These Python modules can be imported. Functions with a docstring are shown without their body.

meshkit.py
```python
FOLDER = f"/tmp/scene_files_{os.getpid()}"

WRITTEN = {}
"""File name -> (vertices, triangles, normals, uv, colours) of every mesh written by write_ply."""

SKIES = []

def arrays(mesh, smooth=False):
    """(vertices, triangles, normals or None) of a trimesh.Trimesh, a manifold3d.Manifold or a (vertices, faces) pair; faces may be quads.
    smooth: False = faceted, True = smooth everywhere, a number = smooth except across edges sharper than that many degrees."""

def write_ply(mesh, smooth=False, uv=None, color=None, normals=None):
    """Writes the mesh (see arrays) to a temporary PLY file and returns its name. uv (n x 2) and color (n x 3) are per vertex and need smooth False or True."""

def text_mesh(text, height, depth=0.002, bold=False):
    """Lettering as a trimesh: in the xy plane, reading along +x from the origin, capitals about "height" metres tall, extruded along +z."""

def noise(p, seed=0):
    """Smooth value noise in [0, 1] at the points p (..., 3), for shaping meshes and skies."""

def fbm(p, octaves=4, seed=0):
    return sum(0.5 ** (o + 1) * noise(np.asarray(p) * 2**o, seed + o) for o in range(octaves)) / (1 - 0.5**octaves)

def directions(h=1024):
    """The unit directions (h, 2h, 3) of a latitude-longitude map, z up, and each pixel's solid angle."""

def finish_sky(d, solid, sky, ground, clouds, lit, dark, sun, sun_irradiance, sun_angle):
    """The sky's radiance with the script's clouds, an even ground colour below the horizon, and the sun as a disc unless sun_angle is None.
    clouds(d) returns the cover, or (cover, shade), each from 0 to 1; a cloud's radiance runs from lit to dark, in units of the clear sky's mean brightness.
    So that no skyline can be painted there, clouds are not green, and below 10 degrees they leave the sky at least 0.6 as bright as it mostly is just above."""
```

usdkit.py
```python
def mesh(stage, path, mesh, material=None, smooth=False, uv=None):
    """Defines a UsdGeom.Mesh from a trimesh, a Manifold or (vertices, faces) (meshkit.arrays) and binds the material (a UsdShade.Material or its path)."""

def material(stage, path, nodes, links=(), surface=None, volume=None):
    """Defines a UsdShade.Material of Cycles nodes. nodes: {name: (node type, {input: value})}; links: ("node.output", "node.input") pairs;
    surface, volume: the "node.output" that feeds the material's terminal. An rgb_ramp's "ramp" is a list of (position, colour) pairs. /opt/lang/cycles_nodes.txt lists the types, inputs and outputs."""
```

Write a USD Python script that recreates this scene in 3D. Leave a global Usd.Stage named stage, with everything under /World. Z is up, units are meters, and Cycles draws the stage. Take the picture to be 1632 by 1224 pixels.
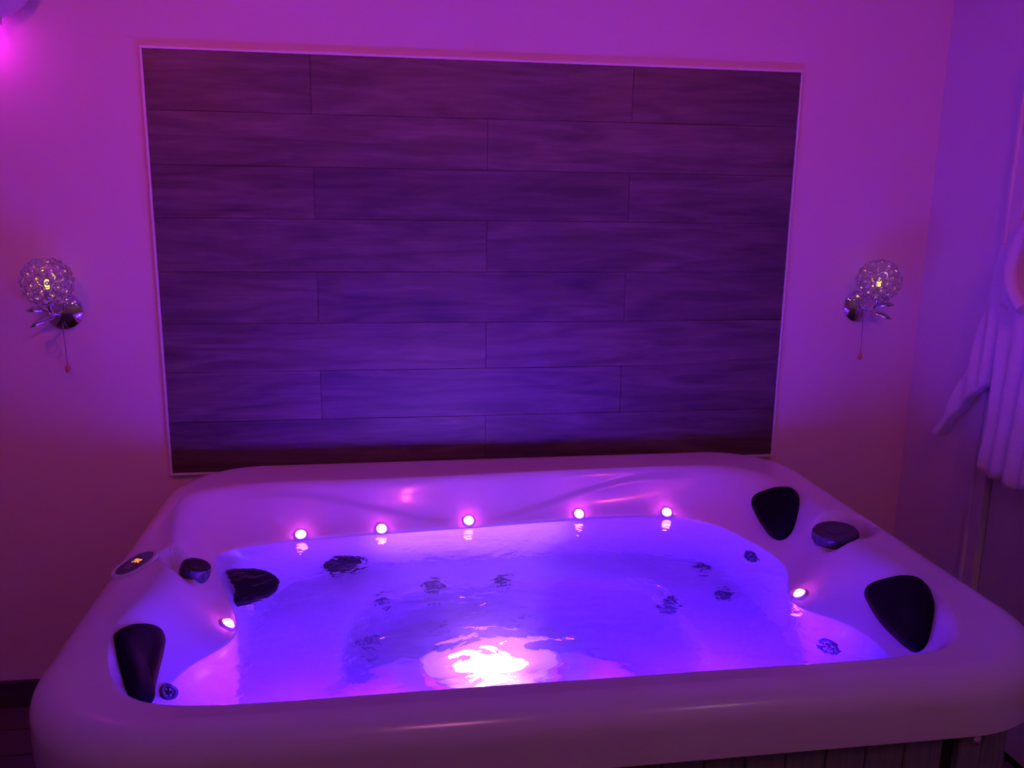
import math, random
import numpy as np
import trimesh
import usdkit, meshkit
from scipy.interpolate import CubicSpline
from pxr import Usd, UsdGeom, UsdLux, Gf, Sdf

stage = Usd.Stage.CreateInMemory()
UsdGeom.SetStageUpAxis(stage, 'Z'); UsdGeom.SetStageMetersPerUnit(stage, 1.0)
UsdGeom.Xform.Define(stage, '/World'); UsdGeom.Scope.Define(stage, '/World/Looks')
random.seed(4); RNG = np.random.default_rng(4)
PI = math.pi

# ------------------------------------------------------------------ camera, exposure, light levels
cam = UsdGeom.Camera.Define(stage, '/World/camera')
YAW, PITCH, ROLL = 0.1516174, 0.2128046, -0.0138816
EYE = (-0.3452619, -2.8175095, 1.6879916)
cy, sy, cp, sp = math.cos(YAW), math.sin(YAW), math.cos(PITCH), math.sin(PITCH)
fwd = np.array([sy * cp, cy * cp, -sp]); rgt = np.array([cy, -sy, 0.0]); dwn = np.cross(fwd, rgt)
cr, sr = math.cos(ROLL), math.sin(ROLL)
rgt, dwn = cr * rgt + sr * dwn, -sr * rgt + cr * dwn
mat = np.eye(4); mat[0, :3] = rgt; mat[1, :3] = -dwn; mat[2, :3] = -fwd; mat[3, :3] = EYE
cam.AddTransformOp().Set(Gf.Matrix4d(*mat.ravel().tolist()))
cam.CreateHorizontalApertureAttr(36.0); cam.CreateVerticalApertureAttr(27.0)
cam.CreateFocalLengthAttr(36.0 * 1375.0 / 1632.0)
cam.CreateFStopAttr(0.0); cam.CreateFocusDistanceAttr(2.7)
cam.CreateClippingRangeAttr((0.05, 100.0))
cam.CreateExposureAttr(0.0)
# strengths of the lamps, seen and unseen (radiance of the glowing faces)
UNSEEN_CEIL_RGB, UNSEEN_CEIL = (1.0, 0.22, 0.52), 15.5          # unseen ceiling light behind the camera, lights the tub front warm pink
UNSEEN_PALE_RGB, UNSEEN_PALE = (1.0, 0.60, 0.66), 6.0           # unseen pale ceiling light further right, lights the front right lip
BOWL_RGB, BOWL = (1.0, 0.02, 1.0), 13.0           # magenta bulb of the wall bowl, top left
UNSEEN_SPOT_RGB, UNSEEN_SPOT = (1.0, 0.075, 0.24), 920.0         # unseen ceiling spots, placed to light the back wall
UNSEEN_SPA_RGB, UNSEEN_SPA = (0.070, 0.003, 1.0), 560.0            # unseen lamps behind the front rim, placed to light the water violet
LENS_RGB, LENS = (0.26, 0.070, 1.0), 112.0            # pale underwater lamp on the bench, placed for the bright glow there
UNSEEN_BEAM = 7500.0                                      # narrow beam of an unseen underwater lamp, lights the back wall
LED_RGB, LED = (1.0, 0.07, 0.85), 70.0             # waterline lights
BULB_RGB, BULB = (1.0, 0.55, 0.06), 5.5           # bulbs in the crystal wall lamps

# ------------------------------------------------------------------ helpers
L = '/World/Looks/'
def mat_(name, nodes, links=(), surface='p.BSDF', volume=None):
    return usdkit.material(stage, L + name, nodes, links, surface, volume)
def plain(name, col, rough=0.5, metal=0.0, spec=0.5, coat=0.0, noise=None):
    nodes = {'p': ('principled_bsdf', dict(base_color=col, roughness=rough, metallic=metal, specular_ior_level=spec, coat_weight=coat))}
    links = []
    if noise:
        sc, amt = noise
        nodes |= {'tc': ('texture_coordinate', {}), 'n': ('noise_texture', {'scale': sc, 'detail': 4.0}), 'b': ('bump', {'strength': amt, 'distance': 0.002})}
        links = [('tc.object', 'n.vector'), ('n.fac', 'b.height'), ('b.normal', 'p.normal')]
    return mat_(name, nodes, links)
def glow(name, col, strength):
    return mat_(name, {'e': ('emission', dict(color=col, strength=strength))}, surface='e.emission')

used = {}
def fresh(parent, name):
    k = (parent, name); n = used.get(k, 0); used[k] = n + 1
    return f'{parent}/{name}' if n == 0 else f'{parent}/{name}_{n:03d}'
def tag(prim, label=None, cat=None, group=None, kind=None):
    for k, v in (('label', label), ('category', cat), ('group', group), ('kind', kind)):
        if v: prim.SetCustomDataByKey(k, v)
    return prim
def thing(name, label, cat, loc=(0, 0, 0), group=None, kind=None):
    x = UsdGeom.Xform.Define(stage, fresh('/World', name)); x.AddTranslateOp().Set(Gf.Vec3d(*loc))
    tag(x.GetPrim(), label, cat, group, kind); return x.GetPrim()
def obj(name, mesh, m, parent=None, smooth=35, label=None, kind=None):
    path = fresh(str(parent.GetPath()) if parent is not None else '/World', name)
    p = usdkit.mesh(stage, path, mesh, m, smooth=smooth).GetPrim()
    return tag(p, label, None, None, kind)
def cat(*ms): return trimesh.util.concatenate([m for m in ms])
def box(x0, x1, y0, y1, z0, z1):
    m = trimesh.creation.box((abs(x1 - x0), abs(y1 - y0), abs(z1 - z0))); m.apply_translation(((x0 + x1) / 2, (y0 + y1) / 2, (z0 + z1) / 2)); return m
def cbox(x0, x1, y0, y1, z0, z1, c=0.002):
    """box with chamfered edges (convex hull)"""
    x0, x1 = sorted((x0, x1)); y0, y1 = sorted((y0, y1)); z0, z1 = sorted((z0, z1)); pts = []
    for sx in (0, 1):
        for sy_ in (0, 1):
            for sz in (0, 1):
                X, Y, Z = (x0, x1)[sx], (y0, y1)[sy_], (z0, z1)[sz]
                dx, dy, dz = (c, -c)[sx], (c, -c)[sy_], (c, -c)[sz]
                pts += [(X, Y + dy, Z + dz), (X + dx, Y, Z + dz), (X + dx, Y + dy, Z)]
    return trimesh.convex.convex_hull(np.array(pts))
def loft(rings, cap0=False, cap1=False, closed=True):
    """rings: (k, n, 3) -> mesh, each ring closed"""
    R = np.asarray(rings, float); k, n = R.shape[:2]; v = R.reshape(-1, 3); f = []
    i = np.arange(n if closed else n - 1); j = (i + 1) % n
    for r in range(k - 1):
        a, b = r * n, (r + 1) * n
        f.append(np.stack([a + i, a + j, b + j], 1)); f.append(np.stack([a + i, b + j, b + i], 1))
    v = list(v)
    for cap, r, flip in ((cap0, 0, True), (cap1, k - 1, False)):
        if cap:
            c = len(v); v.append(R[r].mean(0)); a = r * n
            t = np.stack([a + i, a + j, np.full(len(i), c)], 1)
            f.append(t[:, ::-1] if flip else t)
    return trimesh.Trimesh(np.array(v), np.vstack(f), process=False)
def lathe(profile, n=32):
    """profile [(r, z)] about z"""
    a = np.arange(n) * 2 * PI / n
    rings = [np.stack([r * np.cos(a), r * np.sin(a), np.full(n, z)], 1) for r, z in profile]
    return loft(rings, profile[0][0] > 1e-6, profile[-1][0] > 1e-6)
def tube(path, r, n=10, closed=False):
    P = np.asarray(path, float); rings = []
    N = len(P); up = np.array([0.0, 0, 1])
    T = np.gradient(P, axis=0) if not closed else np.roll(P, -1, 0) - np.roll(P, 1, 0)
    rr = np.full(N, r) if np.ndim(r) == 0 else np.asarray(r)
    ref = None; a = np.arange(n) * 2 * PI / n
    for k in range(N):
        t = T[k] / (np.linalg.norm(T[k]) + 1e-12)
        if ref is None:
            ref = up if abs(t[2]) < 0.9 else np.array([1.0, 0, 0])
        u = ref - t * (ref @ t); u /= np.linalg.norm(u); w = np.cross(t, u); ref = u
        rings.append(P[k] + rr[k] * (np.cos(a)[:, None] * u + np.sin(a)[:, None] * w))
    if closed: rings.append(rings[0])
    return loft(rings, not closed, not closed)
def frame_to(n):
    """rotation whose z axis is n"""
    n = np.asarray(n, float) / np.linalg.norm(n); x = np.cross([0, 1.0, 0], n)
    if np.linalg.norm(x) < 1e-3: x = np.array([1.0, 0, 0])
    x /= np.linalg.norm(x); y = np.cross(n, x); M = np.eye(4); M[:3, 0], M[:3, 1], M[:3, 2] = x, y, n; return M
def moved(m, M=None, t=None):
    m = m.copy()
    if M is not None: m.apply_transform(M)
    if t is not None: m.apply_translation(t)
    return m

# ------------------------------------------------------------------ materials
M_wall = plain('wall_paint', (0.78, 0.70, 0.70), 0.75, spec=0.25, noise=(60.0, 0.15))
M_wall_r = plain('right_wall_paint', (0.76, 0.72, 0.76), 0.75, spec=0.25, noise=(60.0, 0.15))
M_white = plain('white_gloss', (0.80, 0.78, 0.80), 0.35)
M_door = plain('door_paint', (0.74, 0.72, 0.72), 0.45)
M_trim = plain('trim_metal', (0.80, 0.80, 0.86), 0.55, metal=0.2)
M_shell = mat_('acrylic_shell', {'tc': ('texture_coordinate', {}), 'n': ('noise_texture', {'scale': 5.0, 'detail': 2.0}),
    'r': ('rgb_ramp', {'ramp': [(0.3, (0.72, 0.66, 0.70)), (0.7, (0.76, 0.71, 0.74))]}),
    'p': ('principled_bsdf', dict(roughness=0.22, specular_ior_level=0.5, coat_weight=0.25, coat_roughness=0.08))},
    [('tc.object', 'n.vector'), ('n.fac', 'r.fac'), ('r.color', 'p.base_color')])
M_black = plain('black_foam', (0.004, 0.0036, 0.0045), 0.5, spec=0.10, noise=(220.0, 0.2))
M_knob = plain('dark_plastic', (0.045, 0.042, 0.05), 0.38)
M_jet = plain('jet_grey', (0.05, 0.05, 0.07), 0.35)
M_jet2 = plain('jet_nozzle_dark', (0.012, 0.012, 0.02), 0.4)
M_face = plain('panel_face', (0.012, 0.011, 0.013), 0.15)
M_bezel = plain('panel_bezel', (0.62, 0.58, 0.62), 0.3)
M_icon = plain('panel_icon', (0.7, 0.7, 0.72), 0.5)
M_chrome = plain('chrome', (0.82, 0.82, 0.86), 0.06, metal=1.0)
M_wire = plain('shade_wire', (0.72, 0.72, 0.78), 0.16, metal=1.0)
M_cord = plain('pull_cord', (0.30, 0.26, 0.27), 0.7)
M_bead = plain('wood_bead', (0.50, 0.22, 0.07), 0.5)
M_crystal = mat_('crystal', {'p': ('principled_bsdf', dict(base_color=(1, 1, 1), roughness=0.0, ior=1.52, transmission_weight=1.0))})
M_clear = mat_('clear_ring', {'p': ('principled_bsdf', dict(base_color=(0.95, 0.93, 0.97), roughness=0.08, ior=1.4, transmission_weight=0.9))})
M_terry = mat_('terry_cloth', {'tc': ('texture_coordinate', {}), 'n': ('noise_texture', {'scale': 260.0, 'detail': 3.0}), 'b': ('bump', {'strength': 0.6, 'distance': 0.004}),
    'p': ('principled_bsdf', dict(base_color=(0.83, 0.81, 0.84), roughness=0.95, specular_ior_level=0.1, sheen_weight=0.3))},
    [('tc.object', 'n.vector'), ('n.fac', 'b.height'), ('b.normal', 'p.normal')])
def wood(name, dark, light, sx=2.2, sz=17.0, seed=0.0, rough=0.42):
    return mat_(name, {'tc': ('texture_coordinate', {}), 'mp': ('mapping', {'location': (seed * 3.1, seed * 1.7, seed * 2.3), 'scale': (sx, 1.0, sz)}),
        'w': ('noise_texture', {'scale': 1.0, 'detail': 5.0, 'roughness': 0.55, 'distortion': 1.3}),
        'mp2': ('mapping', {'location': (seed * 5.3, 0.0, seed), 'scale': (sx * 3.5, 1.0, sz * 5.0)}), 'w2': ('noise_texture', {'scale': 1.0, 'detail': 3.0}),
        'r': ('rgb_ramp', {'ramp': [(0.28, dark), (0.5, tuple((a + b) / 2 for a, b in zip(dark, light))), (0.72, light)]}),
        'r2': ('rgb_ramp', {'ramp': [(0.35, (0.80, 0.80, 0.80)), (0.65, (1, 1, 1))]}),
        'mx': ('mix_color', {'blend_type': 'multiply', 'fac': 1.0}), 'b': ('bump', {'strength': 0.15, 'distance': 0.001}),
        'p': ('principled_bsdf', dict(roughness=rough, specular_ior_level=0.4))},
        [('tc.object', 'mp.vector'), ('mp.vector', 'w.vector'), ('tc.object', 'mp2.vector'), ('mp2.vector', 'w2.vector'), ('w.fac', 'r.fac'), ('w2.fac', 'r2.fac'),
         ('r.color', 'mx.a'), ('r2.color', 'mx.b'), ('mx.result', 'p.base_color'), ('w2.fac', 'b.height'), ('b.normal', 'p.normal')])
WOODS = [wood(f'laminate_oak_{k}', d, l, seed=float(k + 1)) for k, (d, l) in enumerate((
    ((0.067, 0.052, 0.034), (0.185, 0.147, 0.100)), ((0.060, 0.046, 0.031), (0.166, 0.132, 0.091)),
    ((0.076, 0.060, 0.040), (0.202, 0.162, 0.109)), ((0.063, 0.048, 0.033), (0.175, 0.140, 0.096))))]
DECKS = [wood(f'deck_board_{k}', (0.10, 0.078, 0.09), (0.17, 0.135, 0.155), seed=float(k + 9), sz=1.0, sx=2.0, rough=0.55) for k in range(3)]
SLATS = [wood(f'cabinet_slat_{k}', (0.17, 0.165, 0.18), (0.23, 0.225, 0.245), seed=float(k + 17), sx=40.0, sz=1.2, rough=0.5) for k in range(3)]
M_skirt = wood('baseboard_wood', (0.045, 0.034, 0.037), (0.085, 0.066, 0.070), seed=31.0)
M_dark = plain('cabinet_backing', (0.01, 0.009, 0.01), 0.8)
M_unseen_ceil = glow('unseen_ceiling_diffuser', UNSEEN_CEIL_RGB, UNSEEN_CEIL)
M_bowlglow = glow('magenta_bulb', BOWL_RGB, BOWL)
M_unseen_spa = glow('unseen_spa_lens', UNSEEN_SPA_RGB, UNSEEN_SPA)
M_lens = glow('pale_lens', LENS_RGB, LENS)
M_unseen_pale = glow('unseen_pale_diffuser', UNSEEN_PALE_RGB, UNSEEN_PALE)
M_led = glow('waterline_led', LED_RGB, LED)
M_bulb = glow('warm_bulb', BULB_RGB, BULB)
M_digit = glow('orange_digits', (1.0, 0.30, 0.05), 1.6)
M_water = mat_('spa_water', {'tc': ('texture_coordinate', {}),
    'n': ('noise_texture', {'scale': 9.0, 'detail': 3.0, 'distortion': 0.8}), 'n2': ('noise_texture', {'scale': 38.0, 'detail': 2.0}),
    'm': ('math', {'math_type': 'multiply_add', 'value2': 0.24}), 'b': ('bump', {'strength': 0.5, 'distance': 0.02}),
    'g': ('glass_bsdf', {'color': (0.98, 0.98, 1.0), 'roughness': 0.0, 'IOR': 1.33}), 'v': ('scatter_volume', {'color': (0.97, 0.97, 0.99), 'density': 1.2, 'anisotropy': 0.5})},
    [('tc.object', 'n.vector'), ('tc.object', 'n2.vector'), ('n2.fac', 'm.value1'), ('n.fac', 'm.value3'), ('m.value', 'b.height'), ('b.normal', 'g.normal')], surface='g.BSDF', volume='v.volume')

# ------------------------------------------------------------------ the room
XL, XR, YB, YF, ZC = -2.35, 1.552, 0.0, -4.6, 2.55
def struct(name, mesh, m, label):
    p = obj(name, mesh, m, smooth=30); tag(p, label, None, None, 'structure'); return p
struct('wall_back', box(XL - 0.12, XR + 0.12, 0, 0.12, 0, ZC), M_wall, 'pale painted back wall behind the tub and the wood panel')
# right wall with a door opening
DY0, DY1, DZ = -0.455, -1.33, 2.03
struct('wall_right', cat(box(XR, XR + 0.12, DY0, 0, 0, ZC), box(XR, XR + 0.12, YF, DY1, 0, ZC), box(XR, XR + 0.12, DY1, DY0, DZ, ZC)), M_wall_r, 'white painted right wall beside the tub, with the door')
struct('wall_left', box(XL - 0.12, XL, YF, 0, 0, ZC), M_wall, 'pale painted left wall')
struct('wall_front', box(XL - 0.12, XR + 0.12, YF - 0.12, YF, 0, ZC), M_wall, 'pale painted wall facing the tub')
struct('ceiling', box(XL - 0.12, XR + 0.12, YF - 0.12, 0.12, ZC, ZC + 0.1), M_wall_r, 'white painted ceiling')
fl = UsdGeom.Xform.Define(stage, '/World/floor').GetPrim(); tag(fl, 'dark decking floor with boards running along the back wall', None, None, 'structure')
obj('subfloor', box(XL - 0.12, XR + 0.12, YF - 0.12, 0.12, -0.12, -0.025), M_dark, fl)
y = 0.0; k = 0
while y > YF:
    obj('floor_board', cbox(XL, XR, y - 0.134, y - 0.004, -0.025, 0.0, 0.003), DECKS[(k * 2 + k // 3) % 3], fl, smooth=20); y -= 0.14; k += 1
struct('baseboard_back', cbox(XL, XR, -0.016, 0, 0.0, 0.094, 0.003), M_skirt, 'dark wood baseboard along the back wall')
# door
door = UsdGeom.Xform.Define(stage, '/World/door_1').GetPrim(); tag(door, 'white door in the right wall, behind the hanging robe', None, None, 'structure')
obj('door_frame', cat(cbox(XR - 0.014, XR, DY0 - 0.005, DY0 + 0.062, 0, DZ + 0.06), cbox(XR - 0.014, XR, DY1 - 0.06, DY1 + 0.005, 0, DZ + 0.06), cbox(XR - 0.014, XR, DY1 - 0.06, DY0 + 0.062, DZ - 0.005, DZ + 0.062),
    cbox(XR - 0.022, XR, DY0 + 0.040, DY0 + 0.058, 0, DZ + 0.058, 0.004)), M_door, door)
obj('door_leaf', cbox(XR + 0.012, XR + 0.052, DY1 + 0.004, DY0 - 0.004, 0.008, DZ - 0.004, 0.002), M_door, door)
hd = obj('door_handle', cat(moved(lathe([(0.026, 0), (0.026, 0.006), (0.010, 0.010), (0.009, 0.045)], 20), frame_to((-1, 0, 0)), (XR + 0.012, DY1 + 0.07, 1.02)),
    tube([(XR - 0.033, DY1 + 0.07, 1.02), (XR - 0.036, DY1 + 0.12, 1.02), (XR - 0.033, DY1 + 0.19, 1.018)], 0.008)), M_chrome, door, label='chrome lever handle')

# ------------------------------------------------------------------ wood panel on the back wall
PX, PZ0, PH = 1.0248, 0.80, 1.30
pan = thing('wood_panel', 'large dark wood plank panel framed by thin metal trim on the back wall', 'wall panel', (0, -0.001, 0))
obj('backing_board', box(-PX, PX, -0.006, 0.0, PZ0, PZ0 + PH), M_dark, pan)
zs = [PZ0 + PH * t for t in (1.0, 0.868, 0.747, 0.626, 0.5, 0.374, 0.255, 0.13, 0.0)]
g = 0.0004
for r in range(8):
    xs = [-PX, -0.546, 0.461, PX] if r % 2 == 0 else [-PX, -0.006, PX]
    for c in range(len(xs) - 1):
        out = 0.0138 + 0.0007 * RNG.random()
        obj('plank', cbox(xs[c] + g, xs[c + 1] - g, -out, -0.006, zs[r + 1] + g, zs[r] - g, 0.0008), WOODS[int(RNG.integers(4))], pan, smooth=20)
tw = 0.008
obj('edge_trim', cbox(-PX - tw, PX + tw, -0.0175, 0, PZ0 + PH, PZ0 + PH + tw, 0.001), M_trim, pan, label='thin bright metal strip along the top edge')
obj('edge_trim', cbox(-PX - tw, -PX, -0.0175, 0, PZ0, PZ0 + PH, 0.001), M_trim, pan, label='thin bright metal strip along the left edge')
obj('edge_trim', cbox(PX, PX + tw, -0.0175, 0, PZ0, PZ0 + PH, 0.001), M_trim, pan, label='thin bright metal strip along the right edge')
obj('edge_trim', cbox(-PX - tw, PX + tw, -0.0175, 0, PZ0 - tw, PZ0, 0.001), M_trim, pan, label='thin metal strip along the bottom edge')

# ------------------------------------------------------------------ hot tub shell
ZR, ZW = 0.836, 0.70
NU = 480
Rp = [(-.02, -1.44), (.35, -1.44), (.66, -1.435), (.80, -1.37), (.87, -1.22), (.885, -1.06), (.87, -.90), (.885, -.70), (.90, -.50), (.84, -.30), (.66, -.22), (.30, -.22),
      (-.06, -.235), (-.38, -.245), (-.67, -.245), (-.87, -.29), (-.925, -.43), (-.885, -.66), (-.865, -.87), (-.885, -1.05), (-.88, -1.2), (-.82, -1.36), (-.68, -1.435), (-.36, -1.44)]
Wp = [(-.02, -1.345), (.35, -1.345), (.60, -1.335), (.74, -1.275), (.762, -1.17), (.735, -1.05), (.665, -.935), (.735, -.76), (.73, -.58), (.66, -.40), (.50, -.325), (.22, -.322),
      (-.06, -.345), (-.33, -.365), (-.58, -.388), (-.77, -.43), (-.81, -.52), (-.745, -.72), (-.69, -.935), (-.755, -1.05), (-.80, -1.18), (-.78, -1.28), (-.62, -1.335), (-.35, -1.345)]
def loop(pts, n=NU):
    P = np.array(pts + pts[:1], float)
    return CubicSpline(np.arange(len(P)), P, bc_type='periodic')(np.arange(n) * len(pts) / n)
RC, WC = loop(Rp), loop(Wp)
CEN = np.array([0.0, -0.79])
OX0, OX1, OY0, OY1, ORAD = -0.985, 1.0, -1.535, -0.045, 0.27
def rrect(inset, x0=OX0, x1=OX1, y0=OY0, y1=OY1, rad=ORAD, dirs=None):
    """points of a rounded rectangle along the given directions from CEN"""
    from shapely.geometry import box as sbox
    a = np.linspace(0, PI / 2, 40); r = max(rad - inset, 0.02); P = []
    for cx, cyy, a0 in ((x1 - inset - r, y1 - inset - r, 0), (x0 + inset + r, y1 - inset - r, PI / 2), (x0 + inset + r, y0 + inset + r, PI), (x1 - inset - r, y0 + inset + r, 1.5 * PI)):
        P += [(cx + r * math.cos(a0 + t), cyy + r * math.sin(a0 + t)) for t in a]
    P = np.array(P) - CEN; ang = np.unwrap(np.arctan2(P[:, 1], P[:, 0])); want = np.arctan2(dirs[:, 1], dirs[:, 0])
    ang0 = ang[0]; w = (want - ang0) % (2 * PI) + ang0
    A = np.append(ang, ang[0] + 2 * PI); Q = np.vstack([P, P[:1]])
    # exact ray / segment hits
    i = np.clip(np.searchsorted(A, w, 'right') - 1, 0, len(A) - 2); p, q = Q[i], Q[i + 1]
    d = np.stack([np.cos(w), np.sin(w)], 1); e = q - p
    t = (p[:, 0] * e[:, 1] - p[:, 1] * e[:, 0]) / (d[:, 0] * e[:, 1] - d[:, 1] * e[:, 0])
    return CEN + d * t[:, None]
DIR = RC - CEN
def ring(xy, z): return np.column_stack([xy, np.full(len(xy), z) if np.ndim(z) == 0 else z])
rings = []
for ins, z in ((0.06, 0.72), (0.006, 0.716), (0.0, 0.722), (0.0, 0.785)): rings.append(ring(rrect(ins, dirs=DIR), z))
for t in np.linspace(0, PI / 2, 9)[1:]:
    rings.append(ring(rrect(0.055 * (1 - math.cos(t)), dirs=DIR), 0.785 + 0.055 * math.sin(t)))
OI = rrect(0.055, dirs=DIR)
for t in np.linspace(0, 1, 9)[1:-1]: rings.append(ring(OI + (RC - OI) * t, 0.840 - 0.004 * t))
from scipy.interpolate import PchipInterpolator
PR = np.array([(0.0, 0.0), (0.04, 0.0018), (0.09, 0.006), (0.16, 0.0145), (0.26, 0.031), (0.38, 0.052), (0.50, 0.072), (0.62, 0.090), (0.74, 0.106), (0.87, 0.121), (1.0, 0.136)])
PR_ = PchipInterpolator(PR[:, 0], PR[:, 1])
for t in np.linspace(0, 1, 34): rings.append(ring(RC + (WC - RC) * t, ZR - float(PR_(t))))
IW = len(rings) - 1
th = np.arctan2((WC - CEN)[:, 1] / 0.52, (WC - CEN)[:, 0] / 0.75)
def superell(a, b, e=0.5):
    return CEN + np.stack([a * np.sign(np.cos(th)) * np.abs(np.cos(th)) ** e, b * np.sign(np.sin(th)) * np.abs(np.sin(th)) ** e], 1)
SE = superell(0.72, 0.50)
for t, z in ((0.12, 0.675), (0.25, 0.64), (0.38, 0.60), (0.5, 0.56), (0.62, 0.52), (0.72, 0.485), (0.82, 0.455), (0.92, 0.435), (1.0, 0.428)):
    rings.append(ring(WC + (SE * 0.94 + CEN * 0.06 - WC) * t, z))
SI = superell(0.44, 0.30)
for t, z in ((0.3, 0.424), (0.6, 0.420), (0.85, 0.414), (0.95, 0.405), (1.0, 0.385)): rings.append(ring((SE * 0.94 + CEN * 0.06) * (1 - t) + SI * t, z))
for s, z in ((0.97, 0.35), (0.92, 0.30), (0.85, 0.265), (0.75, 0.243), (0.62, 0.232), (0.45, 0.228), (0.15, 0.226)): rings.append(ring(CEN + (SI - CEN) * s, z))
RINGS = np.array(rings)
# pockets around the two knobs, sunk into the ledges
KNOBS = [(-0.812, -0.765, 0.037), (0.863, -0.770, 0.060)]
top = RINGS[4:IW]
for kx, ky, kr in KNOBS:
    d = np.hypot(top[..., 0] - kx, (top[..., 1] - ky)) / (kr + 0.030)
    w = np.clip((1.15 - d) / 0.36, 0, 1); w = w * w * (3 - 2 * w)
    floor_z = 0.782
    top[..., 2] = np.where(top[..., 2] > floor_z, top[..., 2] + (floor_z - top[..., 2]) * w, top[..., 2])
RINGS[4:IW] = top
# bench raised by the front rim to hold the lamp for the bright glow
X_, Y_ = RINGS[..., 0], RINGS[..., 1]
sm = lambda t: np.clip(t, 0, 1) ** 2 * (3 - 2 * np.clip(t, 0, 1))
bz = 0.585 - 0.30 * np.clip(Y_ + 1.06, -0.06, 1)
bm = sm((0.58 - np.abs(X_ + 0.11)) / 0.40) * sm((-0.84 - Y_) / 0.13)
RINGS[..., 2] = np.where((RINGS[..., 2] < 0.66), np.maximum(RINGS[..., 2], 0.226 + (bz - 0.226) * bm), RINGS[..., 2])
# shallow scoops left and right in the back wall, each ending in a soft curved crease
u_ = np.clip(np.abs(X_ + 0.08) / 0.60, 0, 1)
zc = 0.724 + 0.094 * sm(u_)
dep = sm((zc - RINGS[..., 2]) / 0.016) * sm((0.78 - np.abs(X_ + 0.08)) / 0.18) * sm((np.abs(X_ + 0.08) - 0.02) / 0.10) * sm((RINGS[..., 2] - 0.700) / 0.010) * (Y_ > -0.5)
dep[IW:] = 0; dep[:14] = 0
RINGS[..., 1] -= 0.007 * dep
SHELL = loft(RINGS, False, True)
tub = thing('hot_tub', 'square white acrylic hot tub with dark slatted sides, full of violet lit water', 'hot tub')
obj('shell', SHELL, M_shell, tub, smooth=50)
SHELLQ = trimesh.Trimesh(SHELL.vertices, SHELL.faces, process=False)
def drop_z(x, y):
    """height of the shell surface over (x, y)"""
    v, f = SHELLQ.vertices, SHELLQ.faces; A, B, C = v[f[:, 0]], v[f[:, 1]], v[f[:, 2]]
    d = (B[:, 0] - A[:, 0]) * (C[:, 1] - A[:, 1]) - (C[:, 0] - A[:, 0]) * (B[:, 1] - A[:, 1]); d = np.where(np.abs(d) < 1e-14, 1e-14, d)
    u = ((x - A[:, 0]) * (C[:, 1] - A[:, 1]) - (C[:, 0] - A[:, 0]) * (y - A[:, 1])) / d
    w = ((B[:, 0] - A[:, 0]) * (y - A[:, 1]) - (x - A[:, 0]) * (B[:, 1] - A[:, 1])) / d
    ok = (u >= -1e-9) & (w >= -1e-9) & (u + w <= 1 + 1e-9) & (np.abs(d) > 1e-13)
    z = A[:, 2] + u * (B[:, 2] - A[:, 2]) + w * (C[:, 2] - A[:, 2]); i = np.nonzero(ok)[0]
    i = i[np.argmax(z[i])]
    n = np.cross(B[i] - A[i], C[i] - A[i]); n = n / np.linalg.norm(n)
    return z[i], n if n[2] > 0 else -n
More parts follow.
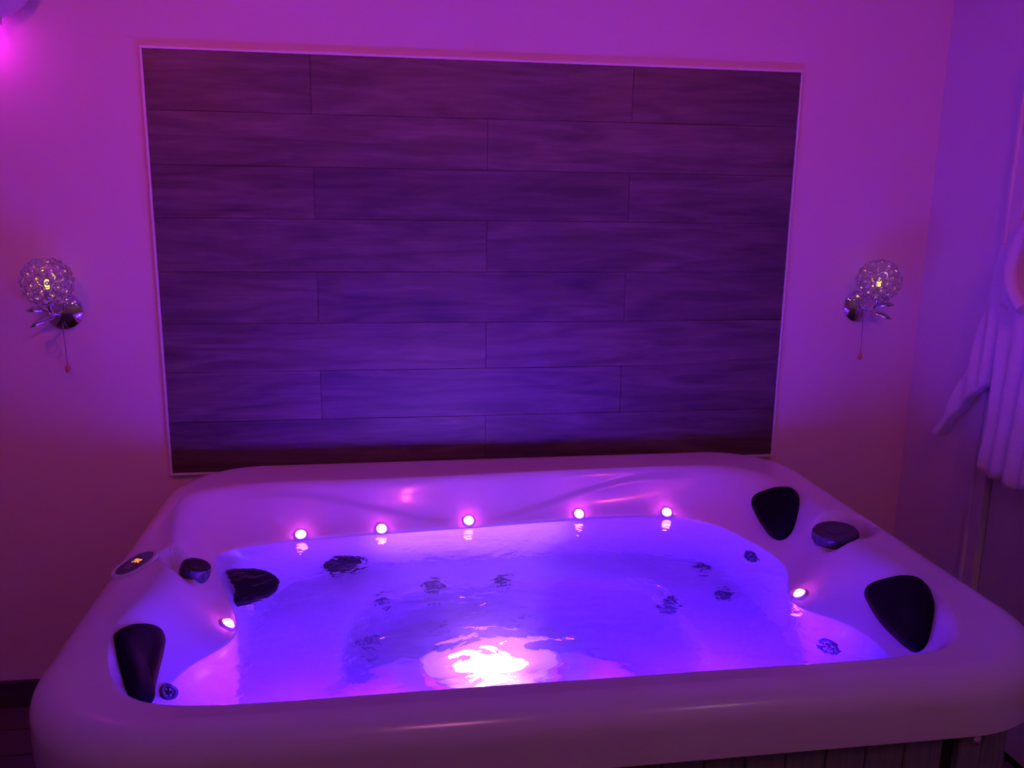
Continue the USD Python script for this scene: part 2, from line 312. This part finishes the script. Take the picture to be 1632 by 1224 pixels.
# ---- END SHELL
# cabinet under the shell: slats along a rounded rectangle
CI = 0.045; cx0, cx1, cy0, cy1, crad = OX0 + CI, OX1 - CI, OY0 + CI, OY1 - CI, 0.22
thd = np.arange(160) * 2 * PI / 160; dd = np.stack([np.cos(thd), np.sin(thd)], 1)
def cab(ins, z): return ring(rrect(ins, cx0, cx1, cy0, cy1, crad, dd), z)
obj('cabinet_wall', loft([cab(0.020, 0.01), cab(0.020, 0.725), cab(0.034, 0.725), cab(0.034, 0.01), cab(0.020, 0.01)]), M_dark, tub)
SZ0, SZ1, ST = 0.012, 0.722, 0.019
def slat(px, py, ang, w, k):
    m = cbox(-w / 2, w / 2, 0, ST, SZ0, SZ1, 0.0025)
    M = np.eye(4); c, s = math.cos(ang), math.sin(ang); M[:2, :2] = [[c, -s], [s, c]]; M[0, 3], M[1, 3] = px, py
    m.apply_transform(M); obj('slat', m, SLATS[k % 3], tub, smooth=20)
k = 0; x = 0.703
edges = []
while x - 0.08 > cx0 + crad: edges.append((x - 0.04, 0.0775)); x -= 0.08
for xm, w in edges: slat(xm, cy0, 0, w, k); k += 1
yy = cy0 + crad + 0.04
while yy + 0.04 < cy1 - crad + 0.02:
    slat(cx1, yy, PI / 2, 0.0775, k); slat(cx0, yy, -PI / 2, 0.0775, k + 1); yy += 0.08; k += 2
for (ax, ay, a0) in ((cx1 - crad, cy0 + crad, -PI / 2), (cx0 + crad, cy0 + crad, PI)):
    for q in range(6):
        a = a0 + (q + 0.5) * PI / 12; px, py = ax + crad * math.cos(a), ay + crad * math.sin(a)
        slat(px, py, a + PI / 2, 0.054, k); k += 1
obj('screw', moved(lathe([(0.011, 0), (0.011, 0.003), (0.007, 0.005), (0.003, 0.0055), (0.002, 0.003)], 18), frame_to((0.15, -0.99, 0)), (0.775, cy0 + 0.006, 0.675)), M_chrome, tub, label='round metal screw in the corner post')

# headrests
def headrest(c, n, pts, label):
    q = np.array(pts); m = len(q); q = CubicSpline(np.arange(m + 1), np.vstack([q, q[:1]]), bc_type='periodic')(np.arange(96) * m / 96)
    q = np.array(q); sm_ = q.copy()
    for _ in range(3): sm_ = (np.roll(sm_, 1, 0) + 2 * sm_ + np.roll(sm_, -1, 0)) / 4
    q = sm_; ce = q.mean(0); rr = []
    for s, h in ((0.90, -0.050), (0.97, -0.045), (1.0, -0.030), (1.0, -0.008), (0.99, -0.002), (0.965, 0.003), (0.92, 0.0065), (0.80, 0.009), (0.6, 0.010), (0.35, 0.008), (0.12, 0.007)):
        rr.append(np.column_stack([ce + (q - ce) * s, np.full(len(q), h)]))
    mesh = loft(rr, True, True); mesh.fix_normals()
    return obj('headrest', moved(mesh, frame_to(n), c), M_black, tub, smooth=60, label=label)
RFp = [[-0.03, 0.106], [-0.007, 0.115], [0.022, 0.095], [0.05, 0.067], [0.067, 0.041], [0.078, 0.013], [0.076, -0.014], [0.065, -0.046], [0.051, -0.073], [0.031, -0.097], [0.005, -0.119], [-0.017, -0.136], [-0.037, -0.144], [-0.053, -0.137], [-0.062, -0.116], [-0.064, -0.082], [-0.063, -0.031], [-0.057, 0.017], [-0.047, 0.06], [-0.04, 0.085]]
LFp = [[-0.075, -0.039], [-0.081, -0.014], [-0.074, 0.017], [-0.059, 0.052], [-0.039, 0.083], [-0.017, 0.105], [0.002, 0.108], [0.017, 0.089], [0.022, 0.066], [0.028, 0.021], [0.032, -0.023], [0.036, -0.062], [0.041, -0.105], [0.047, -0.128], [0.043, -0.137], [0.028, -0.145], [0.008, -0.152], [-0.006, -0.133], [-0.029, -0.105], [-0.05, -0.081]]
RBp = [[-0.034, 0.076], [-0.019, 0.091], [0.001, 0.091], [0.026, 0.075], [0.052, 0.055], [0.074, 0.024], [0.083, -0.002], [0.08, -0.026], [0.065, -0.053], [0.043, -0.08], [0.016, -0.105], [-0.009, -0.126], [-0.032, -0.136], [-0.051, -0.133], [-0.064, -0.118], [-0.07, -0.088], [-0.066, -0.047], [-0.059, -0.005], [-0.049, 0.035], [-0.042, 0.059]]
headrest((0.8117, -1.1391, 0.7908), (-0.7211, 0.0501, 0.691), RFp, 'black foam headrest on the front right corner')
headrest((-0.8224, -1.1381, 0.7771), (0.7211, 0.0501, 0.691), LFp, 'black foam headrest on the front left corner')
headrest((0.8072, -0.4933, 0.7903), (-0.6467, -0.0995, 0.7562), RBp, 'black foam headrest on the back right corner')

# knobs in their pockets
def knob(x, y, z, r, h, n, label):
    prof = [(r * 0.94, 0), (r * 0.97, h * 0.15), (r, h * 0.7), (r * 0.985, h * 0.88), (r * 0.94, h * 0.97), (r * 0.82, h), (r * 0.78, h * 0.97), (r * 0.45, h * 0.95), (r * 0.42, h * 0.99), (0.002, h)]
    m = lathe(prof, 48)
    grip = [cbox(r * 0.93, r * 1.015, -r * 0.05, r * 0.05, h * 0.2, h * 0.8, 0.001) for _ in range(1)]
    gr = [moved(grip[0], trimesh.transformations.rotation_matrix(a, (0, 0, 1))) for a in np.arange(18) * 2 * PI / 18]
    F = frame_to(n)
    kb = obj('diverter_knob', moved(m, F, (x, y, z)), M_knob, tub, smooth=40, label=label)
    obj('grip_rib', moved(cat(*gr), F, (x, y, z)), M_knob, kb, smooth=20)
    obj('pointer', moved(cbox(r * 0.10, r * 0.70, -r * 0.06, r * 0.06, h * 0.85, h * 0.98, 0.0008), F @ trimesh.transformations.rotation_matrix(2.2, (0, 0, 1)), (x, y, z)), M_knob, kb, smooth=20)
knob(-0.812, -0.765, 0.772, 0.036, 0.034, (0.30, -0.05, 1), 'small black knob on the left ledge')
knob(0.866, -0.765, 0.782, 0.060, 0.036, (-0.10, -0.06, 1), 'large dark knob sunk into the right ledge')

# control panel on the left rim
PCX, PCY, PANG = -0.925, -0.833, math.radians(74)
def ell(a, b, n=64, e=0.86):
    t = np.arange(n) * 2 * PI / n; return np.stack([a * np.sign(np.cos(t)) * np.abs(np.cos(t)) ** e, b * np.sign(np.sin(t)) * np.abs(np.sin(t)) ** e], 1)
def ploft(levels): return loft([np.column_stack([ell(a, b), np.full(64, z)]) for a, b, z in levels], True, True)
PM = trimesh.transformations.translation_matrix((PCX, PCY, 0.8395)) @ trimesh.transformations.rotation_matrix(0.03, (0, 1, 0)) @ trimesh.transformations.rotation_matrix(PANG, (0, 0, 1)) @ np.diag([0.90, 0.86, 0.9, 1.0])
cp_ = obj('control_panel', moved(ploft([(0.088, 0.036, -0.006), (0.088, 0.036, 0.003), (0.085, 0.034, 0.006), (0.076, 0.0275, 0.0065), (0.074, 0.026, 0.004)]), PM), M_bezel, tub, smooth=40, label='oval control panel with a black face and lit orange digits')
obj('display_face', moved(ploft([(0.074, 0.0262, 0.002), (0.074, 0.0262, 0.0052), (0.072, 0.025, 0.0058)]), PM), M_face, cp_, smooth=40, label='glossy black oval face')
SEG = {'3': 'abgcd', '8': 'abcdefg'}
def digit(ch, x, y, w, h, t):
    ps = {'a': (0, h / 2, w, t), 'd': (0, -h / 2, w, t), 'g': (0, 0, w, t), 'f': (-w / 2, h / 4, t, h / 2), 'b': (w / 2, h / 4, t, h / 2), 'e': (-w / 2, -h / 4, t, h / 2), 'c': (w / 2, -h / 4, t, h / 2)}
    return [box(x + ps[s][0] - ps[s][2] / 2, x + ps[s][0] + ps[s][2] / 2, y + ps[s][1] - ps[s][3] / 2, y + ps[s][1] + ps[s][3] / 2, 0.0057, 0.0064) for s in SEG[ch]]
obj('digit', moved(cat(*digit('3', 0.004, 0.001, 0.0075, 0.016, 0.0024), *digit('8', 0.018, 0.001, 0.0075, 0.016, 0.0024)), PM), M_digit, cp_, smooth=False, label='lit orange digits')
for ix, iy in ((-0.020, 0.008), (-0.020, -0.001), (-0.034, 0.006), (-0.034, -0.004)):
    obj('icon', moved(cat(box(ix - 0.003, ix + 0.003, iy - 0.0008, iy + 0.0008, 0.0057, 0.0061), box(ix - 0.0008, ix + 0.0008, iy - 0.0025, iy + 0.0025, 0.0057, 0.0062)), PM), M_icon, cp_, smooth=False)

# jets, suction grille, filter lid, underwater lamp, waterline lights
def jet(c, n, r=0.026):
    F = frame_to(n)
    j = obj('jet', moved(lathe([(r, -0.012), (r, 0.003), (r * 0.93, 0.006), (r * 0.66, 0.005), (r * 0.60, 0.0), (r * 0.58, -0.004), (0.001, -0.004)], 28), F, c), M_jet, tub, smooth=40)
    fins = [moved(box(0.18 * r, 0.60 * r, -0.0014, 0.0014, -0.004, 0.003), trimesh.transformations.rotation_matrix(a, (0, 0, 1))) for a in np.arange(6) * PI / 3]
    obj('nozzle', moved(cat(lathe([(0.30 * r, -0.006), (0.30 * r, 0.004), (0.22 * r, 0.006), (0.12 * r, 0.003), (0.001, 0.002)], 16), *fins), F, c), M_jet2, j, smooth=40)
JETS = [((-0.212, -0.472, 0.412), (0.03, -0.46, 0.89), 0.028),
        ((-0.003, -0.46, 0.415), (-0.0, -0.14, 0.99), 0.024),
        ((0.61, -0.46, 0.427), (-0.04, -0.03, 1.0), 0.026),
        ((0.713, -0.586, 0.623), (-0.96, -0.21, 0.19), 0.03),
        ((0.614, -0.64, 0.425), (-0.06, -0.0, 1.0), 0.024),
        ((0.444, -0.647, 0.401), (-0.84, -0.13, 0.52), 0.03),
        ((0.034, -0.569, 0.242), (-0.0, -0.27, 0.96), 0.028),
        ((-0.179, -0.566, 0.246), (0.06, -0.57, 0.82), 0.024),
        ((-0.393, -0.667, 0.291), (0.74, -0.1, 0.67), 0.024),
        ((-0.788, -1.154, 0.692), (0.76, -0.13, 0.64), 0.023),
        ((0.697, -1.072, 0.595), (-0.89, -0.33, 0.31), 0.03),
        ((-0.358, -0.523, 0.396), (0.41, -0.77, 0.48), 0.022)]
for c, n, r in JETS: jet(c, n, r)
GR = 0.066
gf = frame_to((0.22, -0.97, -0.05))
sg = obj('suction_grille', moved(lathe([(GR, -0.02), (GR, 0.004), (GR * 0.92, 0.010), (GR * 0.5, 0.013), (0.001, 0.014)], 36), gf, (-0.472, -0.362, 0.487)), M_black, tub, smooth=40, label='round dark suction grille under water at the back left')
obj('grille_bar', moved(cat(*[box(-GR * 0.8, GR * 0.8, yy_ - 0.003, yy_ + 0.003, 0.006, 0.016) for yy_ in np.linspace(-0.035, 0.035, 5)]), gf, (-0.472, -0.362, 0.487)), M_jet2, sg, smooth=False)
fl_ = obj('filter_basket', moved(lathe([(0.044, 0.205), (0.104, 0.212), (0.108, 0.232), (0.104, 0.240), (0.085, 0.241), (0.078, 0.236), (0.062, 0.236), (0.056, 0.228), (0.034, 0.226), (0.028, 0.215), (0.001, 0.214)], 48), None, (-0.735, -0.635, 0.425)), M_black, tub, smooth=40, label='black round filter basket just under the water at the left ledge')
obj('stem', moved(lathe([(0.043, 0.0), (0.043, 0.208)], 32), None, (-0.735, -0.635, 0.425)), M_white, fl_, smooth=40, label='white stem under the filter basket')
# underwater lamp, placed to make the bright glow by the front rim
LX, LY = -0.116, -1.035; lz, ln = drop_z(LX, LY); ln = np.array([0.0, 0.29, 0.957])
LF_ = frame_to(ln)
lamp = obj('underwater_lamp', moved(lathe([(0.165, -0.02), (0.165, 0.020), (0.158, 0.022), (0.120, 0.008), (0.085, 0.002)], 40), LF_, (LX, LY, lz)), M_white, tub, smooth=40, label='round underwater lamp placed for the bright glow by the front rim')
obj('lens', moved(lathe([(0.086, 0.001)] + [(0.085 * math.cos(t), 0.003 + 0.042 * math.sin(t)) for t in np.linspace(0, PI / 2 - 0.02, 8)], 40), LF_, (LX, LY, lz)), M_lens, lamp, smooth=60, label='glowing violet white lens')
for lx, where, tilt in ((-0.47, 'left', 0.22), (0.33, 'right', -0.22)):  # both out of view behind the front rim, placed to light the water violet
    e = obj('underwater_lamp', moved(lathe([(0.098, -0.04), (0.098, 0.004), (0.092, 0.010), (0.086, 0.004)], 32), frame_to((tilt, 1, 0.05)), (lx, -1.295, 0.588)), M_white, tub, smooth=40, label='unseen violet underwater lamp lighting the water from the front wall, ' + where)
    obj('lens', moved(lathe([(0.086, 0.002), (0.070, 0.008), (0.04, 0.011), (0.001, 0.012)], 32), frame_to((tilt, 1, 0.05)), (lx, -1.295, 0.588)), M_unseen_spa, e, smooth=60)
# unseen second underwater lamp, its narrow beam placed to light the back wall
b2 = obj('underwater_lamp', moved(lathe([(0.045, -0.03), (0.045, 0.0), (0.040, 0.006), (0.034, 0.002), (0.002, 0.0)], 28), frame_to((0, 1, 0)), (-0.09, -1.30, 0.662)), M_white, tub, smooth=40, label='unseen second underwater lamp in the front wall, lighting the back wall')
sp = UsdLux.SphereLight.Define(stage, str(b2.GetPath()) + '/beam')
sp.CreateRadiusAttr(0.02); sp.CreateColorAttr(Gf.Vec3f(0.50, 0.17, 1.0)); sp.CreateIntensityAttr(UNSEEN_BEAM)
sh_ = UsdLux.ShapingAPI.Apply(sp.GetPrim()); sh_.CreateShapingConeAngleAttr(22.0); sh_.CreateShapingConeSoftnessAttr(0.6)
sp.AddTranslateOp().Set(Gf.Vec3d(-0.09, -1.255, 0.662)); sp.AddRotateXOp().Set(90.0)
# waterline lights
LEDS = [(-0.592, -0.392, 0.713), (-0.358, -0.366, 0.713), (-0.094, -0.345, 0.717), (0.256, -0.322, 0.717), (0.540, -0.330, 0.713), (-0.678, -0.905, 0.715), (0.648, -0.915, 0.715)]
for lx, ly, lzz in LEDS:
    v = SHELLQ.vertices; i = np.argmin(np.abs(v[:, 2] - lzz) * 2 + (np.abs(v[:, 0] - lx) + 0.05 * np.abs(v[:, 1] - ly) if ly > -0.5 else np.hypot(v[:, 0] - lx, v[:, 1] - ly))); nn = SHELLQ.vertex_normals[i]
    nn = nn if nn[2] > 0 else -nn
    F = frame_to(nn); pos = v[i] + (np.array([lx, ly, lzz]) - v[i]) * np.array([1, 1, 1]) * 0.0 + np.array([lx - v[i][0], 0, 0]) * (abs(nn[1]) > 0.5)
    e = obj('waterline_light', moved(lathe([(0.019, -0.008), (0.019, 0.002), (0.016, 0.004), (0.013, 0.003)], 24), F, pos), M_white, tub, smooth=40, label='small pink light at the waterline')
    obj('lens', moved(lathe([(0.013, 0.0)] + [(0.013 * math.cos(t), 0.002 + 0.011 * math.sin(t)) for t in np.linspace(0, PI / 2 - 0.02, 6)], 20), F, pos), M_led, e, smooth=60)

# ------------------------------------------------------------------ water
iW = IW
wr = []
def outw(r, d):
    v = r[:, :2] - CEN; return CEN + v * (1 + d / np.linalg.norm(v, axis=1, keepdims=True))
topc = outw(RINGS[iW], 0.010)
def ripple(x, y):
    p = np.stack([x, y, 0 * x], -1)
    d = np.hypot(x - LX, y - LY)
    return 0.0012 * (meshkit.fbm(p * 7.0, 3, 3) - 0.5) + 0.050 * np.exp(-(d / 0.24) ** 2) * (meshkit.fbm(p * np.array([8.0, 15.0, 1.0]) + 5, 4, 8) - 0.5)
for s in np.concatenate([[0.0], np.linspace(0.03, 1.0, 70)]):
    xy = CEN + (topc - CEN) * s; wr.append(ring(xy, ZW + ripple(xy[:, 0], xy[:, 1]) * min(1, (1 - s) * 8)))
for r in RINGS[iW + 1:]: wr.append(np.column_stack([outw(r, 0.010), r[:, 2] - 0.012]))
wr.append(ring(np.repeat(CEN[None], NU, 0), 0.21))
WAT = loft(np.array(wr)); WAT.invert() if WAT.volume < 0 else None
wat = obj('water', WAT, M_water, smooth=True); tag(wat, 'clear rippled water glowing violet inside the hot tub', 'water')

# ------------------------------------------------------------------ crystal wall lamps
def sconce(x, z, side, label, with_ring):
    t = thing('wall_lamp', label, 'wall lamp', (x, 0, z), 'crystal wall lamps beside the wood panel')
    Fy = frame_to((0, -1, 0))
    obj('wall_plate', moved(lathe([(0.060, 0), (0.060, 0.005), (0.057, 0.010), (0.046, 0.017), (0.030, 0.023), (0.012, 0.026), (0.001, 0.0262)], 40), Fy), M_chrome, t, smooth=50)
    B = np.array([0.0, -0.112, 0.098]); R_ = 0.069
    obj('arm', cat(tube([(0, -0.02, 0), (0, -0.06, -0.006), (0, -0.095, 0.002), (0, -0.112, 0.022), (0, -0.112, 0.048)], 0.007, 12), moved(lathe([(0.020, 0), (0.024, 0.006), (0.024, 0.012), (0.013, 0.018), (0.013, 0.040), (0.001, 0.041)], 24), None, B + (0, 0, -R_ + 0.004))), M_chrome, t, smooth=50)
    # shade: rings of wire over a sphere, a crystal in each ring
    N = 92; gold = PI * (3 - math.sqrt(5)); rings_, gems = [], []
    gem = trimesh.creation.icosphere(1, 0.0070)
    for i in range(N):
        cz = 1 - 2 * (i + 0.5) / N
        if cz > 0.93 or cz < -0.90: continue
        r = math.sqrt(1 - cz * cz); d = np.array([r * math.cos(i * gold), r * math.sin(i * gold), cz])
        F = frame_to(d); a = np.arange(14) * 2 * PI / 14
        lp = np.stack([0.0125 * np.cos(a), 0.0125 * np.sin(a), np.zeros(14)], 1)
        rings_.append(moved(tube(lp, 0.0011, 5, True), F, B + d * R_)); gems.append(moved(gem, F, B + d * R_))
    for zz in (0.93, -0.88):
        rr = R_ * math.sqrt(1 - zz * zz); a = np.arange(32) * 2 * PI / 32
        rings_.append(moved(tube(np.stack([rr * np.cos(a), rr * np.sin(a), 0 * a], 1), 0.0016, 6, True), None, B + (0, 0, zz * R_)))
    sh = obj('shade', cat(*rings_), M_wire, t, smooth=60, label='round shade of linked wire rings with crystals')
    obj('crystal_beads', cat(*gems), M_crystal, sh, smooth=False, kind='stuff')
    obj('bulb', moved(lathe([(0.005, -0.016), (0.006, -0.010), (0.0065, 0.0), (0.0055, 0.008), (0.003, 0.012), (0.0005, 0.013)], 16), None, B + (0, 0, -0.004)), M_bulb, t, smooth=60, label='small glowing yellow bulb')
    # two curled chrome leaves reaching outward below the shade
    for dz, ln_, lift in ((0.006, 0.062, 0.012), (-0.012, 0.056, -0.036)):
        s = np.linspace(0, 1, 16); px = side * (0.004 + ln_ * s); py = -0.07 - 0.045 * np.sin(s * 1.9); pz = dz + lift * s * (1 - 0.35 * s) + 0.006 * np.sin(s * PI)
        w = 0.0085 * np.sin(PI * np.clip(s * 0.93 + 0.05, 0, 1)) + 0.0008; rg = []
        for q in range(16):
            a = np.arange(8) * 2 * PI / 8
            rg.append(np.stack([np.full(8, px[q]), py[q] + 0.0018 * np.sin(a), pz[q] + w[q] * np.cos(a)], 1))
        obj('leaf', loft(rg, True, True), M_chrome, t, smooth=60)
    s = np.linspace(0, 1, 8); zc = -0.168
    obj('pull_cord', tube(np.stack([0.004 + 0.003 * s, -0.030 + 0 * s, -0.036 + (zc + 0.036) * s], 1), 0.0016, 6), M_cord, t)
    obj('cord_bead', moved(lathe([(0.001, 0.012), (0.004, 0.010), (0.0085, 0.0), (0.0085, -0.006), (0.005, -0.012), (0.001, -0.013)], 18), None, (0.007, -0.030, zc - 0.008)), M_bead, t, smooth=60, label='small orange wooden bead')
    if with_ring:
        a = np.arange(28) * 2 * PI / 28
        obj('ring', tube(np.stack([-0.036 + 0.019 * np.cos(a), np.full(28, -0.030), -0.108 + 0.019 * np.sin(a)], 1), 0.0028, 6, True), M_clear, t, label='clear ring hanging beside the pull cord')
        obj('ring_thread', tube([(0.003, -0.030, -0.06), (-0.016, -0.030, -0.078), (-0.026, -0.030, -0.0925)], 0.0006, 5), M_cord, t)
sconce(-1.314, 1.330, -1, 'crystal ball wall lamp left of the wood panel, clear ring by its pull cord', True)
sconce(1.318, 1.333, 1, 'crystal ball wall lamp right of the wood panel, near the corner', False)

# ------------------------------------------------------------------ bowl lamp, top left (only its lower edge is in the frame)
bl = thing('bowl_wall_lamp', 'white bowl shaped wall lamp with magenta bulb at the top left edge of the photo', 'wall lamp', (-1.418, -0.09, 2.292))
prof = [(0.045, -0.134), (0.075, -0.120), (0.105, -0.095), (0.128, -0.060), (0.140, -0.015), (0.141, 0.02), (0.137, 0.024), (0.134, 0.02), (0.133, -0.012), (0.121, -0.056), (0.099, -0.089), (0.07, -0.113), (0.045, -0.126), (0.045, -0.134)]
obj('bowl', lathe(prof, 48), M_white, bl, smooth=60)
obj('bracket', cat(cbox(-0.03, 0.03, 0.07, 0.09, -0.07, 0.05), tube([(0, 0.08, -0.01), (0, 0.05, -0.02), (-0.02, 0, -0.04)], 0.010)), M_white, bl)
obj('socket', lathe([(0.044, -0.155), (0.046, -0.12), (0.03, -0.06), (0.02, -0.03)], 24), M_white, bl)
obj('bulb', moved(trimesh.creation.icosphere(3, 0.034), None, (-0.055, 0.005, -0.178)), M_bowlglow, bl, smooth=True, label='glowing magenta bulb')
# ------------------------------------------------------------------ ceiling lights (out of frame, placed to light the tub front and the room)
for q, (lx, ly) in enumerate(((-0.1, -3.1), (1.15, -3.5))):
    c = thing('unseen_ceiling_light', ('unseen round pink ceiling light behind the camera', 'unseen round pale ceiling light near the door side of the room')[q], 'ceiling light', (lx, ly, ZC))
    obj('rim', lathe([(0.19, 0.0), (0.19, -0.03), (0.175, -0.04), (0.165, -0.034)], 40), M_white, c)
    obj('diffuser', lathe([(0.168, -0.012), (0.165, -0.036), (0.12, -0.042), (0.05, -0.045), (0.001, -0.0455)], 40), (M_unseen_ceil, M_unseen_pale)[q], c, smooth=60)

for q, (lx, tx) in enumerate(((-1.25, -1.3), (-0.1, -0.1), (1.0, 1.15))):  # spots out of view, placed to wash the back wall with pink light
    head = np.array([lx, -1.75, 2.42]); aim = np.array([tx, 0.0, 1.80]) - head; aim /= np.linalg.norm(aim)
    c = thing('unseen_ceiling_spot', ('left', 'middle', 'right')[q] + 'most unseen adjustable ceiling spot lighting the back wall' if q != 1 else 'middle unseen adjustable ceiling spot lighting the back wall', 'ceiling spot', (lx, -1.75, ZC), 'unseen ceiling spots')
    obj('mount', moved(lathe([(0.045, 0), (0.045, -0.012), (0.012, -0.016), (0.008, -0.11)], 24), None, (0, 0, 0)), M_white, c)
    obj('head', moved(lathe([(0.028, -0.07), (0.034, -0.06), (0.038, 0.03), (0.036, 0.03), (0.031, -0.02), (0.001, -0.022)], 28), frame_to(aim), (0, 0, -0.13)), M_white, c)
    s_ = UsdLux.SphereLight.Define(stage, str(c.GetPath()) + '/unseen_spot_bulb'); s_.CreateRadiusAttr(0.022); s_.CreateColorAttr(Gf.Vec3f(*UNSEEN_SPOT_RGB)); s_.CreateIntensityAttr(UNSEEN_SPOT * (1.15, 0.88, 0.82)[q])
    sa = UsdLux.ShapingAPI.Apply(s_.GetPrim()); sa.CreateShapingConeAngleAttr(53.0); sa.CreateShapingConeSoftnessAttr(1.0)
    F = frame_to(-aim); F[:3, 3] = np.array([0, 0, -0.13]) + aim * 0.06
    s_.AddTransformOp().Set(Gf.Matrix4d(*F.T.ravel().tolist()))
# ------------------------------------------------------------------ bathrobe on the door
robe = thing('bathrobe', 'white terry bathrobe hanging on the door at the right edge of the photo', 'bathrobe')
def interp(tab, z): tab = sorted(tab); return np.interp(z, [a for a, b in tab], [b for a, b in tab])
def cloth(zs_, left, right, front, thick, seed, folds=0.010, n=40, hem=0.008):
    """rows from top to bottom between the edges left(z), right(z) (y values); front(z) = x of the outer face"""
    fr, bk = [], []
    for z in zs_:
        t = np.linspace(0, 1, n); y = left(z) + (right(z) - left(z)) * t
        f = folds * np.sin(y * 95 + seed + 0.8 * np.sin(z * 6)) * np.clip((1.6 - z) * 2.5, 0.15, 1) + folds * 0.6 * np.sin(y * 41 + seed * 2 + z * 3)
        edge = np.sqrt(np.clip(1 - (2 * t - 1) ** 6, 0, 1)); x = front(z) - f
        zz = z + hem * np.sin(y * 60 + seed)
        xm = x + thick / 2
        fr.append(np.stack([xm - thick / 2 * edge, y, zz], 1)); bk.append(np.stack([xm + thick / 2 * edge, y, zz], 1)[::-1])
    rg = [np.vstack([a, b[1:-1]]) for a, b in zip(fr, bk)]
    # rounded hem and top
    def shut(r, dz): c = r.copy(); c[:, 0] = r[:, 0].mean() * 0.7 + r[:, 0] * 0.3; c[:, 2] += dz; return c
    m = loft([shut(rg[0], 0.008)] + rg + [shut(rg[-1], -0.008)], True, True); m.fix_normals(); return m
XB = 1.462
bl_ = lambda z: float(interp([(0.88, -0.503), (1.03, -0.515), (1.19, -0.517), (1.30, -0.505), (1.40, -0.490), (1.50, -0.478), (1.58, -0.490), (1.64, -0.535)], z))
CYR = -0.66; mir = lambda f: (lambda z: 2 * CYR - f(z))
neck = lambda z: float(interp([(1.385, -0.655), (1.41, -0.605), (1.45, -0.565), (1.50, -0.550), (1.55, -0.555), (1.60, -0.575), (1.64, -0.60)], z))
fx = lambda z: XB + 0.012 * (z - 0.9)
low = cloth(np.linspace(1.40, 0.885, 34), bl_, mir(bl_), fx, 0.050, 0.4)
ft1 = cloth(np.linspace(1.64, 1.39, 18), bl_, neck, fx, 0.046, 0.4, 0.006, 16)
ft2 = cloth(np.linspace(1.64, 1.39, 18), mir(neck), mir(bl_), fx, 0.046, 0.9, 0.006, 16)
obj('body', cat(low, ft1, ft2), M_terry, robe, smooth=60)
obj('collar', cat(tube([(1.455, neck(z), z) for z in np.linspace(1.40, 1.64, 14)], 0.020, 10), tube([(1.455, 2 * CYR - neck(z), z) for z in np.linspace(1.40, 1.64, 14)], 0.020, 10), tube([(1.46, CYR + 0.06 * math.cos(a), 1.64 + 0.03 * math.sin(a)) for a in np.linspace(0, PI, 12)], 0.022, 10)), M_terry, robe, smooth=60)
sl = lambda z: float(interp([(0.935, -0.262), (1.05, -0.318), (1.20, -0.372), (1.36, -0.424), (1.50, -0.452), (1.58, -0.475)], z))
sr_ = lambda z: float(interp([(0.935, -0.285), (1.00, -0.335), (1.07, -0.385), (1.11, -0.440), (1.16, -0.500), (1.58, -0.520)], z))
obj('sleeve', cloth(np.linspace(1.57, 0.94, 30), sl, sr_, lambda z: 1.474, 0.044, 2.0, 0.007, 26, 0.002), M_terry, robe, smooth=60, label='left sleeve spread over the wall beside the door')
s2l = lambda z: 2 * CYR - bl_(z) + 0.03
obj('sleeve', cloth(np.linspace(1.57, 0.96, 30), s2l, lambda z: s2l(z) - 0.12, lambda z: 1.474, 0.044, 2.7, 0.007, 26), M_terry, robe, smooth=60)
obj('hanging_loop', tube([(1.48, CYR + 0.03 * math.cos(a), 1.66 + 0.045 * math.sin(a)) for a in np.linspace(0, PI, 12)], 0.003, 6), M_terry, robe)
hook = thing('door_hook', 'chrome hook on the door holding the bathrobe', 'hook', (XR + 0.012, CYR, 1.70))
obj('hook_plate', cbox(-0.006, 0, -0.018, 0.018, -0.03, 0.04), M_chrome, hook)
obj('hook_arm', tube([(-0.004, 0, 0.01), (-0.04, 0, 0.004), (-0.075, 0, 0.006), (-0.085, 0, 0.03)], 0.006), M_chrome, hook)
